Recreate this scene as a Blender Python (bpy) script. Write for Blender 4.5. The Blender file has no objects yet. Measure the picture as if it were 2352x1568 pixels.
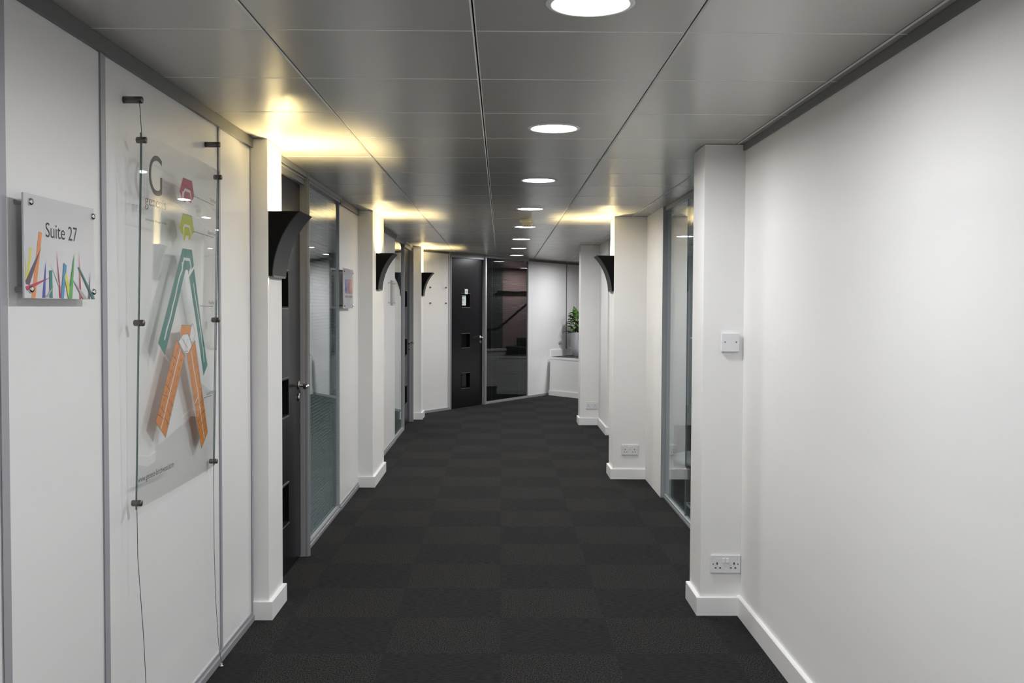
import bpy, bmesh, math, random
from mathutils import Vector, Matrix

random.seed(7)
scene = bpy.context.scene
COL = scene.collection

# ------------------------------------------------------------------ layout (metres)
EYE = 1.49            # camera height
HC = 2.271            # ceiling height
XL = -1.175           # left wall face
XR = 1.165            # right wall face (near part)

# ------------------------------------------------------------------ materials
MATS = {}

def principled(name, base, rough=0.5, metal=0.0, ior=1.5, spec=None, coat=0.0, sheen=0.0):
    m = bpy.data.materials.new(name)
    m.use_nodes = True
    b = m.node_tree.nodes['Principled BSDF']
    b.inputs['Base Color'].default_value = (*base, 1)
    b.inputs['Roughness'].default_value = rough
    b.inputs['Metallic'].default_value = metal
    b.inputs['IOR'].default_value = ior
    if spec is not None:
        b.inputs['Specular IOR Level'].default_value = spec
    if coat:
        b.inputs['Coat Weight'].default_value = coat
        b.inputs['Coat Roughness'].default_value = 0.1
    if sheen:
        b.inputs['Sheen Weight'].default_value = sheen
    MATS[name] = m
    return m

def add_noise_rough(m, scale, lo, hi, bump=0.0, bscale=None, stretch=(1, 1, 1)):
    nt = m.node_tree
    b = nt.nodes['Principled BSDF']
    g = nt.nodes.new('ShaderNodeNewGeometry')
    mp = nt.nodes.new('ShaderNodeMapping')
    mp.inputs['Scale'].default_value = stretch
    nt.links.new(g.outputs['Position'], mp.inputs['Vector'])
    n = nt.nodes.new('ShaderNodeTexNoise')
    n.inputs['Scale'].default_value = scale
    n.inputs['Detail'].default_value = 3
    nt.links.new(mp.outputs['Vector'], n.inputs['Vector'])
    mr = nt.nodes.new('ShaderNodeMapRange')
    mr.inputs['To Min'].default_value = lo
    mr.inputs['To Max'].default_value = hi
    nt.links.new(n.outputs['Fac'], mr.inputs['Value'])
    nt.links.new(mr.outputs['Result'], b.inputs['Roughness'])
    if bump:
        n2 = nt.nodes.new('ShaderNodeTexNoise')
        n2.inputs['Scale'].default_value = bscale or scale
        n2.inputs['Detail'].default_value = 2
        nt.links.new(mp.outputs['Vector'], n2.inputs['Vector'])
        bp = nt.nodes.new('ShaderNodeBump')
        bp.inputs['Strength'].default_value = bump
        bp.inputs['Distance'].default_value = 0.001
        nt.links.new(n2.outputs['Fac'], bp.inputs['Height'])
        nt.links.new(bp.outputs['Normal'], b.inputs['Normal'])

def emission(name, col, strength):
    m = bpy.data.materials.new(name)
    m.use_nodes = True
    nt = m.node_tree
    nt.nodes.clear()
    o = nt.nodes.new('ShaderNodeOutputMaterial')
    e = nt.nodes.new('ShaderNodeEmission')
    e.inputs['Color'].default_value = (*col, 1)
    e.inputs['Strength'].default_value = strength
    nt.links.new(e.outputs[0], o.inputs['Surface'])
    MATS[name] = m
    return m

def thin_glass(name, tint=(1, 1, 1), r0=0.04, gloss_tint=(1, 1, 1), rough=0.0, graze=1.0):
    """clear sheet: see-through, mirror-like towards grazing (Schlick on both faces)"""
    m = bpy.data.materials.new(name)
    m.use_nodes = True
    nt = m.node_tree
    nt.nodes.clear()
    o = nt.nodes.new('ShaderNodeOutputMaterial')
    tr = nt.nodes.new('ShaderNodeBsdfTransparent')
    tr.inputs['Color'].default_value = (*tint, 1)
    gl = nt.nodes.new('ShaderNodeBsdfGlossy')
    gl.inputs['Color'].default_value = (*gloss_tint, 1)
    gl.inputs['Roughness'].default_value = rough
    g = nt.nodes.new('ShaderNodeNewGeometry')
    dot = nt.nodes.new('ShaderNodeVectorMath'); dot.operation = 'DOT_PRODUCT'
    nt.links.new(g.outputs['Incoming'], dot.inputs[0])
    nt.links.new(g.outputs['Normal'], dot.inputs[1])
    def math_node(op, a=None, b=None):
        n = nt.nodes.new('ShaderNodeMath'); n.operation = op
        for i, v in enumerate((a, b)):
            if v is None:
                continue
            if isinstance(v, (int, float)):
                n.inputs[i].default_value = v
            else:
                nt.links.new(v, n.inputs[i])
        return n.outputs[0]
    ab = math_node('ABSOLUTE', dot.outputs['Value'])
    om = math_node('SUBTRACT', 1.0, ab)
    pw = math_node('POWER', om, 5.0)
    sc = math_node('MULTIPLY', pw, (1 - r0) * graze)
    fr = math_node('ADD', sc, r0)
    mx = nt.nodes.new('ShaderNodeMixShader')
    nt.links.new(fr, mx.inputs[0])
    nt.links.new(tr.outputs[0], mx.inputs[1])
    nt.links.new(gl.outputs[0], mx.inputs[2])
    nt.links.new(mx.outputs[0], o.inputs['Surface'])
    MATS[name] = m
    return m

principled('wall_paint', (0.80, 0.795, 0.785), 0.6)
add_noise_rough(MATS['wall_paint'], 60, 0.5, 0.65, 0.15, 260)
principled('wall_panel', (0.79, 0.785, 0.78), 0.38)
principled('skirting_paint', (0.84, 0.835, 0.83), 0.35)
principled('office_wall', (0.72, 0.74, 0.73), 0.6)
principled('aluminium', (0.36, 0.365, 0.38), 0.38, 0.25)
principled('aluminium_dark', (0.15, 0.15, 0.152), 0.42, 0.2)
principled('joint_grey', (0.38, 0.38, 0.41), 0.45, 0.1)
principled('gap_black', (0.012, 0.012, 0.013), 0.6)
principled('door_black', (0.007, 0.0068, 0.0085), 0.27)
MATS['door_black'].node_tree.nodes['Principled BSDF'].inputs['Specular IOR Level'].default_value = 0.3
principled('reveal_black', (0.003, 0.003, 0.003), 0.5, spec=0.2)
principled('vision_glass', (0.004, 0.004, 0.0045), 0.08, spec=0.25)
principled('sconce_black', (0.0022, 0.0022, 0.0022), 0.55, spec=0.12)
principled('sconce_front', (0.015, 0.0155, 0.0165), 0.45, spec=0.3)
principled('sconce_inner', (0.75, 0.72, 0.62), 0.5)
principled('chrome', (0.78, 0.76, 0.72), 0.14, 1.0)
principled('steel_brushed', (0.17, 0.155, 0.14), 0.32, 0.9)
principled('cable_steel', (0.10, 0.10, 0.10), 0.4, 0.8)
principled('white_plastic', (0.74, 0.73, 0.75), 0.35)
principled('cream_plastic', (0.72, 0.66, 0.46), 0.45)
principled('screw_grey', (0.12, 0.12, 0.12), 0.4, 0.7)
principled('sign_grey', (0.69, 0.69, 0.715), 0.12, coat=0.3)
principled('paper', (0.62, 0.70, 0.66), 0.6)
principled('white_ring', (0.80, 0.80, 0.80), 0.3)
principled('blind_slat', (0.22, 0.235, 0.23), 0.30, 0.2)
principled('blind_dark', (0.03, 0.03, 0.03), 0.5)
principled('pot_grey', (0.42, 0.42, 0.44), 0.4)
principled('soil', (0.03, 0.02, 0.015), 0.9)
principled('leaf_green', (0.045, 0.14, 0.022), 0.32)
principled('stem_green', (0.10, 0.14, 0.05), 0.5)
principled('ink_black', (0.022, 0.021, 0.024), 0.5)
principled('ink_grey', (0.20, 0.19, 0.19), 0.5)
principled('line_grey', (0.10, 0.10, 0.10), 0.5)
principled('print_crimson', (0.34, 0.008, 0.04), 0.5)
principled('print_lime', (0.43, 0.46, 0.012), 0.5)
principled('print_teal', (0.012, 0.18, 0.145), 0.5)
principled('print_orange', (0.62, 0.21, 0.025), 0.5)
principled('print_pale', (0.60, 0.60, 0.58), 0.5)
principled('print_white', (0.72, 0.71, 0.71), 0.5)
for n_, c_ in dict(yellow=(0.66, 0.62, 0.12), orange=(0.75, 0.28, 0.10), purple=(0.14, 0.09, 0.12), crimson=(0.50, 0.06, 0.12),
                   blue=(0.08, 0.10, 0.42), teal=(0.06, 0.22, 0.20), grey=(0.40, 0.37, 0.38), paleteal=(0.52, 0.62, 0.60),
                   sky=(0.10, 0.30, 0.52), green=(0.12, 0.42, 0.12), red=(0.62, 0.08, 0.09)).items():
    principled('stripe_' + n_, c_, 0.5)
principled('make_blue', (0.10, 0.11, 0.36), 0.4)
principled('make_violet', (0.16, 0.08, 0.20), 0.4)
principled('make_red', (0.45, 0.07, 0.04), 0.4)
principled('make_orange', (0.58, 0.17, 0.10), 0.4)
principled('make_grey', (0.30, 0.30, 0.34), 0.4)
principled('pink_wall', (0.62, 0.43, 0.41), 0.6)
principled('stone_grey', (0.16, 0.16, 0.16), 0.6)
principled('stair_dark', (0.035, 0.034, 0.036), 0.7)
principled('rail_black', (0.012, 0.012, 0.012), 0.4)
principled('table_white', (0.80, 0.80, 0.80), 0.25)
principled('ledge_carpet', (0.025, 0.025, 0.027), 0.9)
thin_glass('window_glass', (0.90, 0.955, 0.96), 0.05)
thin_glass('tinted_glass', (0.62, 0.64, 0.64), 0.05)
thin_glass('acrylic', (0.975, 0.98, 0.975), 0.035, graze=0.6)
thin_glass('acrylic_edge', (0.40, 0.50, 0.48), 0.15, (0.8, 0.9, 0.88), 0.1)
emission('downlight_glow', (1.0, 0.975, 0.985), 12.0)
emission('lamp_glow', (1.0, 0.79, 0.38), 470.0)

# leaf variegation
nt = MATS['leaf_green'].node_tree
n1 = nt.nodes.new('ShaderNodeTexNoise'); n1.inputs['Scale'].default_value = 22
g1 = nt.nodes.new('ShaderNodeNewGeometry'); nt.links.new(g1.outputs['Position'], n1.inputs['Vector'])
cr = nt.nodes.new('ShaderNodeValToRGB')
cr.color_ramp.elements[0].position = 0.42; cr.color_ramp.elements[0].color = (0.020, 0.068, 0.012, 1)
cr.color_ramp.elements[1].position = 0.66; cr.color_ramp.elements[1].color = (0.13, 0.21, 0.05, 1)
nt.links.new(n1.outputs['Fac'], cr.inputs['Fac'])
nt.links.new(cr.outputs['Color'], nt.nodes['Principled BSDF'].inputs['Base Color'])

# satin metal ceiling
principled('ceiling_metal', (0.48, 0.463, 0.435), 0.27, 0.12, 1.7)

principled('ceiling_edge_glint', (0.80, 0.79, 0.76), 0.35)  # pale chamfer colour paints in the reflected glint along the joints

# carpet tiles, two weaves laid chequerwise
def carpet():
    m = bpy.data.materials.new('carpet_tiles'); m.use_nodes = True
    nt = m.node_tree; b = nt.nodes['Principled BSDF']
    L = nt.links.new
    g = nt.nodes.new('ShaderNodeNewGeometry')
    sep = nt.nodes.new('ShaderNodeSeparateXYZ'); L(g.outputs['Position'], sep.inputs[0])
    def mth(op, a, bb=None):
        n = nt.nodes.new('ShaderNodeMath'); n.operation = op
        for i, v in enumerate((a, bb)):
            if v is None: continue
            if isinstance(v, (int, float)): n.inputs[i].default_value = v
            else: L(v, n.inputs[i])
        return n.outputs[0]
    T = 0.4975
    ux = mth('DIVIDE', sep.outputs['X'], T)
    uy = mth('DIVIDE', mth('SUBTRACT', sep.outputs['Y'], 0.27), T)
    s = mth('ADD', mth('FLOOR', ux), mth('FLOOR', uy))
    odd = mth('ABSOLUTE', mth('MODULO', s, 2.0))
    # seams
    fx = mth('ABSOLUTE', mth('SUBTRACT', mth('FRACT', ux), 0.5))
    fy = mth('ABSOLUTE', mth('SUBTRACT', mth('FRACT', uy), 0.5))
    seam = mth('GREATER_THAN', mth('MAXIMUM', fx, fy), 0.497)
    def noise(scale, stretch, detail=2):
        mp = nt.nodes.new('ShaderNodeMapping'); mp.inputs['Scale'].default_value = stretch
        L(g.outputs['Position'], mp.inputs['Vector'])
        n = nt.nodes.new('ShaderNodeTexNoise'); n.inputs['Scale'].default_value = scale
        n.inputs['Detail'].default_value = detail
        L(mp.outputs['Vector'], n.inputs['Vector'])
        return n.outputs['Fac']
    def ramp(fac, p0, c0, p1, c1):
        r = nt.nodes.new('ShaderNodeValToRGB')
        r.color_ramp.elements[0].position = p0; r.color_ramp.elements[0].color = (*c0, 1)
        r.color_ramp.elements[1].position = p1; r.color_ramp.elements[1].color = (*c1, 1)
        L(fac, r.inputs['Fac']); return r.outputs['Color']
    loops = noise(150, (1.25, 0.8, 1))
    plain = noise(110, (0.28, 2.2, 1), 3)
    cr = ramp(loops, 0.43, (0.001, 0.001, 0.001), 0.60, (0.035, 0.0325, 0.0315))
    cp = ramp(plain, 0.38, (0.003, 0.003, 0.0033), 0.66, (0.0200, 0.0200, 0.0205))
    mx = nt.nodes.new('ShaderNodeMix'); mx.data_type = 'RGBA'
    L(odd, mx.inputs['Factor']); L(cp, mx.inputs['A']); L(cr, mx.inputs['B'])
    mx2 = nt.nodes.new('ShaderNodeMix'); mx2.data_type = 'RGBA'
    L(seam, mx2.inputs['Factor']); L(mx.outputs['Result'], mx2.inputs['A']); mx2.inputs['B'].default_value = (0.01, 0.01, 0.01, 1)
    L(mx2.outputs['Result'], b.inputs['Base Color'])
    b.inputs['Roughness'].default_value = 0.95
    b.inputs['Specular IOR Level'].default_value = 0.09
    b.inputs['Sheen Weight'].default_value = 0.025
    b.inputs['Sheen Roughness'].default_value = 0.6
    hh = nt.nodes.new('ShaderNodeMix'); hh.data_type = 'FLOAT'
    L(odd, hh.inputs['Factor']); L(plain, hh.inputs['A']); L(loops, hh.inputs['B'])
    bp = nt.nodes.new('ShaderNodeBump'); bp.inputs['Strength'].default_value = 0.6; bp.inputs['Distance'].default_value = 0.003
    L(hh.outputs['Result'], bp.inputs['Height']); L(bp.outputs['Normal'], b.inputs['Normal'])
    MATS['carpet_tiles'] = m
carpet()

# ------------------------------------------------------------------ mesh builder
class MB:
    def __init__(self):
        self.bm = bmesh.new()
    def box(self, x0, x1, y0, y1, z0, z1, bevel=0.0, seg=2):
        bm = self.bm
        if x0 > x1: x0, x1 = x1, x0
        if y0 > y1: y0, y1 = y1, y0
        if z0 > z1: z0, z1 = z1, z0
        v = [bm.verts.new((x, y, z)) for z in (z0, z1) for y in (y0, y1) for x in (x0, x1)]
        fs = [bm.faces.new([v[i] for i in q]) for q in
              ((0, 2, 3, 1), (4, 5, 7, 6), (0, 1, 5, 4), (2, 6, 7, 3), (0, 4, 6, 2), (1, 3, 7, 5))]
        if bevel:
            es = list({e for f in fs for e in f.edges})
            bmesh.ops.bevel(bm, geom=es, offset=bevel, segments=seg, affect='EDGES', profile=0.5)
        return self
    def poly(self, pts):
        self.bm.faces.new([self.bm.verts.new(p) for p in pts]); return self
    def prism(self, outline, axis, a, b, bevel=0.0):
        """outline = 2D points; extruded along axis from a to b"""
        def mk(p, t):
            if axis == 'x': return (t, p[0], p[1])
            if axis == 'y': return (p[0], t, p[1])
            return (p[0], p[1], t)
        bm = self.bm
        A = [bm.verts.new(mk(p, a)) for p in outline]
        B = [bm.verts.new(mk(p, b)) for p in outline]
        n = len(outline)
        fs = [bm.faces.new(A), bm.faces.new(list(reversed(B)))]
        for i in range(n):
            fs.append(bm.faces.new([A[(i + 1) % n], A[i], B[i], B[(i + 1) % n]]))
        bmesh.ops.recalc_face_normals(bm, faces=fs)
        return self
    def tube(self, pts, r, seg=12, caps=True, radii=None):
        bm = self.bm
        pts = [Vector(p) for p in pts]
        rings = []
        prev = None
        for i, p in enumerate(pts):
            if i == 0: d = pts[1] - pts[0]
            elif i == len(pts) - 1: d = pts[-1] - pts[-2]
            else: d = (pts[i + 1] - pts[i]).normalized() + (pts[i] - pts[i - 1]).normalized()
            d.normalize()
            if prev is None:
                up = Vector((0, 0, 1)) if abs(d.z) < 0.9 else Vector((1, 0, 0))
                u = d.cross(up).normalized()
            else:
                u = (prev - d * prev.dot(d)).normalized()
            prev = u
            w = d.cross(u)
            rr = radii[i] if radii else r
            rings.append([bm.verts.new(p + (u * math.cos(2 * math.pi * k / seg) + w * math.sin(2 * math.pi * k / seg)) * rr) for k in range(seg)])
        fs = []
        for a, b in zip(rings, rings[1:]):
            for k in range(seg):
                fs.append(bm.faces.new([a[k], a[(k + 1) % seg], b[(k + 1) % seg], b[k]]))
        for f in fs: f.smooth = True
        if caps:
            fs.append(bm.faces.new(list(reversed(rings[0])))); fs.append(bm.faces.new(rings[-1]))
        bmesh.ops.recalc_face_normals(bm, faces=fs)
        return self
    def lathe(self, prof, seg=32, axis='z', c=(0, 0, 0), closed=False):
        """prof = [(r, h)...] around an axis"""
        bm = self.bm
        rings = []
        for r, h in prof:
            ring = []
            for k in range(seg):
                a = 2 * math.pi * k / seg
                x, y = r * math.cos(a), r * math.sin(a)
                p = {'z': (x, y, h), 'y': (x, h, y), 'x': (h, x, y)}[axis]
                ring.append(bm.verts.new((p[0] + c[0], p[1] + c[1], p[2] + c[2])))
            rings.append(ring)
        fs = []
        pairs = list(zip(rings, rings[1:]))
        if closed: pairs.append((rings[-1], rings[0]))
        for a, b in pairs:
            for k in range(seg):
                f = bm.faces.new([a[k], a[(k + 1) % seg], b[(k + 1) % seg], b[k]]); fs.append(f); f.smooth = True
        if not closed:
            if prof[0][0] > 1e-6: fs.append(bm.faces.new(rings[0]))
            if prof[-1][0] > 1e-6: fs.append(bm.faces.new(rings[-1]))
        bmesh.ops.recalc_face_normals(bm, faces=fs)
        return self
    def build(self, name, mat, parent=None, matrix=None, smooth_angle=None):
        me = bpy.data.meshes.new(name)
        self.bm.to_mesh(me); self.bm.free()
        me.materials.append(MATS[mat])
        o = bpy.data.objects.new(name, me)
        COL.objects.link(o)
        if parent: o.parent = parent
        if matrix is not None: o.matrix_world = matrix
        return o

def box(name, mat, x0, x1, y0, y1, z0, z1, parent=None, bevel=0.0):
    return MB().box(x0, x1, y0, y1, z0, z1, bevel).build(name, mat, parent)

def tag(o, label=None, cat=None, group=None, kind=None):
    if label: o['label'] = label
    if cat: o['category'] = cat
    if group: o['group'] = group
    if kind: o['kind'] = kind
    return o

def empty(name, loc, rz=0.0):
    o = bpy.data.objects.new(name, None)
    o.empty_display_size = 0.1
    COL.objects.link(o)
    o.location = loc; o.rotation_euler = (0, 0, rz)
    return o

def copy_tree(o, parent=None):
    c = o.copy(); COL.objects.link(c)
    c.parent = parent
    for ch in list(o.children):
        copy_tree(ch, c)
    return c

# wall frames: local x runs to the viewer's right, local -y looks into the corridor, z up
class Frame:
    def __init__(self, ox, oy, ang):
        self.o = (ox, oy); self.a = ang
    def at(self, x, y=0.0, z=0.0):
        c, s = math.cos(self.a), math.sin(self.a)
        return (self.o[0] + c * x - s * y, self.o[1] + s * x + c * y, z)
LEFT = Frame(XL, 0, math.pi / 2)                 # x = world +Y
ENDA = math.atan2(0.85005, 0.52669)
END = Frame(-0.744, 14.438, ENDA)
def fempty(name, fr, x, y=0.0, z=0.0):
    return empty(name, fr.at(x, y, z), fr.a)

# lettering -------------------------------------------------------------
def text_mesh(name, string, mat, parent, x0, x1, z0, z1, y, offset=0.0):
    cu = bpy.data.curves.new(name, 'FONT')
    cu.body = string; cu.size = 1.0; cu.offset = offset
    cu.resolution_u = 6
    tmp = bpy.data.objects.new('tmp_text', cu)
    COL.objects.link(tmp)
    bpy.context.view_layer.update()
    dg = bpy.context.evaluated_depsgraph_get()
    me = bpy.data.meshes.new_from_object(tmp.evaluated_get(dg))
    bpy.data.objects.remove(tmp); bpy.data.curves.remove(cu)
    xs = [v.co.x for v in me.vertices]; ys = [v.co.y for v in me.vertices]
    ax, bx, ay, by = min(xs), max(xs), min(ys), max(ys)
    for v in me.vertices:
        zz = z0 + (v.co.y - ay) / (by - ay) * (z1 - z0)
        v.co = Vector((x0 + (v.co.x - ax) / (bx - ax) * (x1 - x0), y(x0 + (v.co.x - ax) / (bx - ax) * (x1 - x0), zz) if callable(y) else y, zz))
    me.materials.clear(); me.materials.append(MATS[mat]); me.name = name
    o = bpy.data.objects.new(name, me); COL.objects.link(o); o.parent = parent
    return o

def flat(mb, pts, y):
    """flat print on a wall-facing sheet; pts in (x, z)"""
    vs = [(p[0], y(p[0], p[1]) if callable(y) else y, p[1]) for p in pts]
    area = sum(pts[i][0] * pts[(i + 1) % len(pts)][1] - pts[(i + 1) % len(pts)][0] * pts[i][1] for i in range(len(pts)))
    if area < 0: vs.reverse()
    mb.poly(vs)

def strip(mb, pts, w, y):
    for (ax, az), (bx, bz) in zip(pts, pts[1:]):
        dx, dz = bx - ax, bz - az
        l = math.hypot(dx, dz); nx, nz = -dz / l * w / 2, dx / l * w / 2
        ex, ez = dx / l * w * 0.25, dz / l * w * 0.25
        flat(mb, [(ax - ex + nx, az - ez + nz), (ax - ex - nx, az - ez - nz), (bx + ex - nx, bz + ez - nz), (bx + ex + nx, bz + ez + nz)], y)

def nib(mb, pts, w, t, y):
    """broad-nib pen stroke: thick verticals, thin horizontals"""
    for (ax, az), (bx, bz) in zip(pts, pts[1:]):
        c = [(px + sx * w / 2, pz + sz * t / 2) for px, pz in ((ax, az), (bx, bz)) for sx in (-1, 1) for sz in (-1, 1)]
        c = sorted(set(c))
        def half(cc):
            h = []
            for p in cc:
                while len(h) > 1 and (h[-1][0] - h[-2][0]) * (p[1] - h[-2][1]) - (h[-1][1] - h[-2][1]) * (p[0] - h[-2][0]) <= 1e-12:
                    h.pop()
                h.append(p)
            return h[:-1]
        hull = half(c) + half(c[::-1])
        if len(hull) > 2: flat(mb, hull, y)

def arc(cx, cz, rx, rz, a0, a1, n=14):
    return [(cx + rx * math.cos(math.radians(a0 + (a1 - a0) * i / n)), cz + rz * math.sin(math.radians(a0 + (a1 - a0) * i / n))) for i in range(n + 1)]

# ================================================================== SETTING
X0, X1, Y0, Y1 = -4.2, 7.0, -3.5, 21.0
fl = MB().box(X0, X1, Y0, Y1, -0.1, 0.0).build('floor', 'carpet_tiles')
tag(fl, 'dark grey chequered carpet tiles along the corridor floor', 'floor', kind='structure')

# ceiling: metal planks with chamfered edges and open joints
def ceiling():
    mb = MB(); bm = mb.bm
    xs = [-4.2, -3.68, -3.08, -2.48, -1.88, -1.28, -0.68, -0.08, 0.523, 1.125, 1.725, 2.325, 2.925, 3.525, 4.125, 4.725, 5.325, 5.925, 6.525, 7.0]
    ys = [Y0]
    y = 0.46 - 0.602 * 6
    while y < Y1:
        if y > Y0 + 0.05: ys.append(y)
        y += 0.602
    ys.append(Y1)
    gx, cx, gy, cy, up = 0.0022, 0.0045, 0.0006, 0.0035, 0.004
    for a, b in zip(xs, xs[1:]):
        for c, d in zip(ys, ys[1:]):
            o = [bm.verts.new(p) for p in ((a + gx, c + gy, HC + up), (b - gx, c + gy, HC + up), (b - gx, d - gy, HC + up), (a + gx, d - gy, HC + up))]
            i = [bm.verts.new(p) for p in ((a + gx + cx, c + gy + cy, HC), (b - gx - cx, c + gy + cy, HC), (b - gx - cx, d - gy - cy, HC), (a + gx + cx, d - gy - cy, HC))]
            t = [bm.verts.new((v.co.x, v.co.y, HC + 0.03)) for v in o]
            bm.faces.new(list(reversed(i)))
            for k in range(4):
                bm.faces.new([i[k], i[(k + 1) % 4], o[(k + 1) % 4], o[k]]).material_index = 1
                bm.faces.new([o[k], o[(k + 1) % 4], t[(k + 1) % 4], t[k]])
    bmesh.ops.recalc_face_normals(bm, faces=bm.faces)
    # the recalculation works per island; force downward normals on the visible faces
    for f in bm.faces:
        if abs(f.normal.z) > 0.99 and f.normal.z > 0: f.normal_flip()
    o = mb.build('ceiling', 'ceiling_metal'); o.data.materials.append(MATS['ceiling_edge_glint'])
    tag(o, 'satin grey metal plank ceiling with recessed joints', 'ceiling', kind='structure')
    s = box('ceiling_backing', 'gap_black', X0, X1, Y0, Y1, HC + 0.03, HC + 0.1, o)
ceiling()

def tbox(name, mat, *a, label=None, cat='wall', bevel=0.0):
    o = box(name, mat, *a, bevel=bevel)
    tag(o, label, cat, kind='structure')
    return o

# outer shell
tbox('wall_back', 'wall_paint', X0, X1, Y0 - 0.1, Y0, 0, HC, label='white painted wall closing the corridor behind the viewpoint')
tbox('wall_outer_left', 'office_wall', X0 - 0.1, X0, Y0, Y1, 0, HC, label='pale office wall far behind the left partition')
tbox('wall_outer_right', 'office_wall', X1, X1 + 0.1, Y0, Y1, 0, HC, label='pale office wall far behind the right partition')
tbox('wall_outer_far', 'wall_paint', X0, X1, Y1, Y1 + 0.1, 0, HC, label='white wall beyond the stair landing')

# ---- left wall -------------------------------------------------------
wl = MB()
TH = 0.09
for a, b in ((Y0, 4.72), (7.25, 8.2), (8.99, 11.03), (12.98, 13.15)):
    wl.box(XL - TH, XL, a, b, 0.0, HC)
wl.box(XL - TH, XL - 0.03, 4.72, 5.03, 0, HC).box(XL - TH, XL - 0.03, 8.2, 8.99, 0, HC).box(XL - TH, XL - 0.03, 13.15, 13.9, 0, HC)
wl = wl.build('wall_left', 'wall_panel')
tag(wl, 'white laminate panel partition along the left of the corridor', 'wall', kind='structure')
for y in (-1.235, -0.035, 1.165, 2.365, 2.965, 4.175, 4.70):
    w = 0.020 if y < 3.5 else 0.016
    s = MB().box(XL, XL + 0.004, y - w, y + w, 0.045, HC - 0.047)
    s.box(XL + 0.003, XL + 0.006, y - w, y - w * 0.35, 0.045, HC - 0.047)
    s.build('joint_strip', 'joint_grey', wl)
for a, b in ((Y0, 4.70), (7.25, 8.18), (9.0, 11.04)):
    s = MB().box(XL, XL + 0.012, a, b, 0.0, 0.026).box(XL, XL + 0.006, a, b, 0.026, 0.045)
    s.build('base_rail', 'aluminium', wl)
    s = MB().box(XL, XL + 0.014, a, b, HC - 0.047, HC - 0.001)
    s.build('head_rail', 'aluminium_dark', wl)

# ---- right wall ------------------------------------------------------
wr = MB().box(XR, XR + 0.2, Y0, 5.07, 0, HC)
wr.box(1.252, 1.335, 7.785, 8.63, 0, HC)                    # white panel after the glass
wr.box(1.252, 1.50, 8.63, 11.6, 0, HC)                      # behind second pillar
wr.box(1.232, 1.50, 11.6, 12.59, 0, HC)
wr.box(1.232, 7.0, 12.59, 12.75, 0, HC)
wr = wr.build('wall_right', 'wall_paint')
tag(wr, 'smooth white painted wall along the right of the corridor', 'wall', kind='structure')
MB().box(XR - 0.012, XR, Y0, 4.80, HC - 0.030, HC - 0.001).build('head_rail', 'aluminium_dark', wr)
MB().box(1.252, 1.290, 7.775, 7.785, 0.0, HC - 0.002).build('end_cap', 'aluminium', wr)

def skirting(name, outline, h=0.095, t=0.018, label=None, parent=None):
    """outline: list of 2D points of the wall face, walked so that the room is on the LEFT-hand side"""
    n = len(outline)
    pts = [Vector(p) for p in outline]
    off = []
    for i in range(n):
        def nrm(a, b):
            d = (b - a).normalized(); return Vector((-d.y, d.x))
        if i == 0: o = nrm(pts[0], pts[1]) * t
        elif i == n - 1: o = nrm(pts[-2], pts[-1]) * t
        else:
            n1_, n2_ = nrm(pts[i - 1], pts[i]), nrm(pts[i], pts[i + 1])
            o = (n1_ + n2_) * (t / (1 + n1_.dot(n2_)))
        off.append(pts[i] + o)
    mb = MB(); bm = mb.bm
    e = 0.004
    def inner(i, k): return pts[i] + (off[i] - pts[i]) * k
    rows = [[(off[i], 0) for i in range(n)], [(off[i], h - e) for i in range(n)], [(inner(i, 1 - e / t), h) for i in range(n)], [(pts[i], h) for i in range(n)], [(pts[i], 0) for i in range(n)]]
    V = [[bm.verts.new((p.x, p.y, z)) for p, z in r] for r in rows]
    for r in range(5):
        A, B = V[r], V[(r + 1) % 5]
        for i in range(n - 1):
            bm.faces.new([A[i], A[i + 1], B[i + 1], B[i]])
    bm.faces.new([V[r][0] for r in range(5)]); bm.faces.new([V[r][-1] for r in range(5)][::-1])
    bmesh.ops.recalc_face_normals(bm, faces=bm.faces)
    o = mb.build(name, 'skirting_paint', parent)
    if label: tag(o, label, 'baseboard', kind='structure')
    return o

skirting('baseboard_right', [(XR, Y0), (XR, 4.80)], label='white painted skirting board along the near right wall')
skirting('baseboard_right_far', [(1.50, 11.6), (1.232, 11.6), (1.232, 12.59)][0:3], label='white skirting board turning around the far right wall corner')

# ---- pillars ---------------------------------------------------------
def pillar(name, x0, x1, y0, y1, room_side, label, mat='wall_paint'):
    o = tbox(name, mat, x0, x1, y0, y1, 0, HC - 0.002, label=label, cat='pillar', bevel=0.001)
    if room_side > 0:   # stands on the left wall, room towards +x
        path = [(x1, y1), (x1, y0), (x0, y0)]
        path = path[::-1]
        # room on the left when walking (x0,y0)->(x1,y0)->(x1,y1)?  walk direction +x has left = +y, so reverse
        path = [(x1, y1), (x1, y0), (x0, y0)]
        path = [(p[0], p[1]) for p in path]
        sk = skirting('skirting', path, t=-0.020 if False else 0.020) if False else None
    # explicit box skirting, mitred look
    t, h, e = 0.020, 0.088, 0.002
    mb = MB()
    if room_side > 0:
        mb.prism([(x0, y0), (x0, y0 - t), (x1 + t, y0 - t), (x1 + t, y1 + 0.004), (x1, y1 + 0.004), (x1, y0)], 'z', 0, h - e)
        mb.prism([(x0, y0), (x0, y0 - t + e), (x1 + t - e, y0 - t + e), (x1 + t - e, y1 + 0.004), (x1, y1 + 0.004), (x1, y0)], 'z', h - e, h)
    else:
        mb.prism([(x1, y0), (x1, y0 - t), (x0 - t, y0 - t), (x0 - t, y1 + 0.004), (x0, y1 + 0.004), (x0, y0)], 'z', 0, h - e)
        mb.prism([(x1, y0), (x1, y0 - t + e), (x0 - t + e, y0 - t + e), (x0 - t + e, y1 + 0.004), (x0, y1 + 0.004), (x0, y0)], 'z', h - e, h)
    mb.build('skirting', 'skirting_paint', o)
    return o
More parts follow.
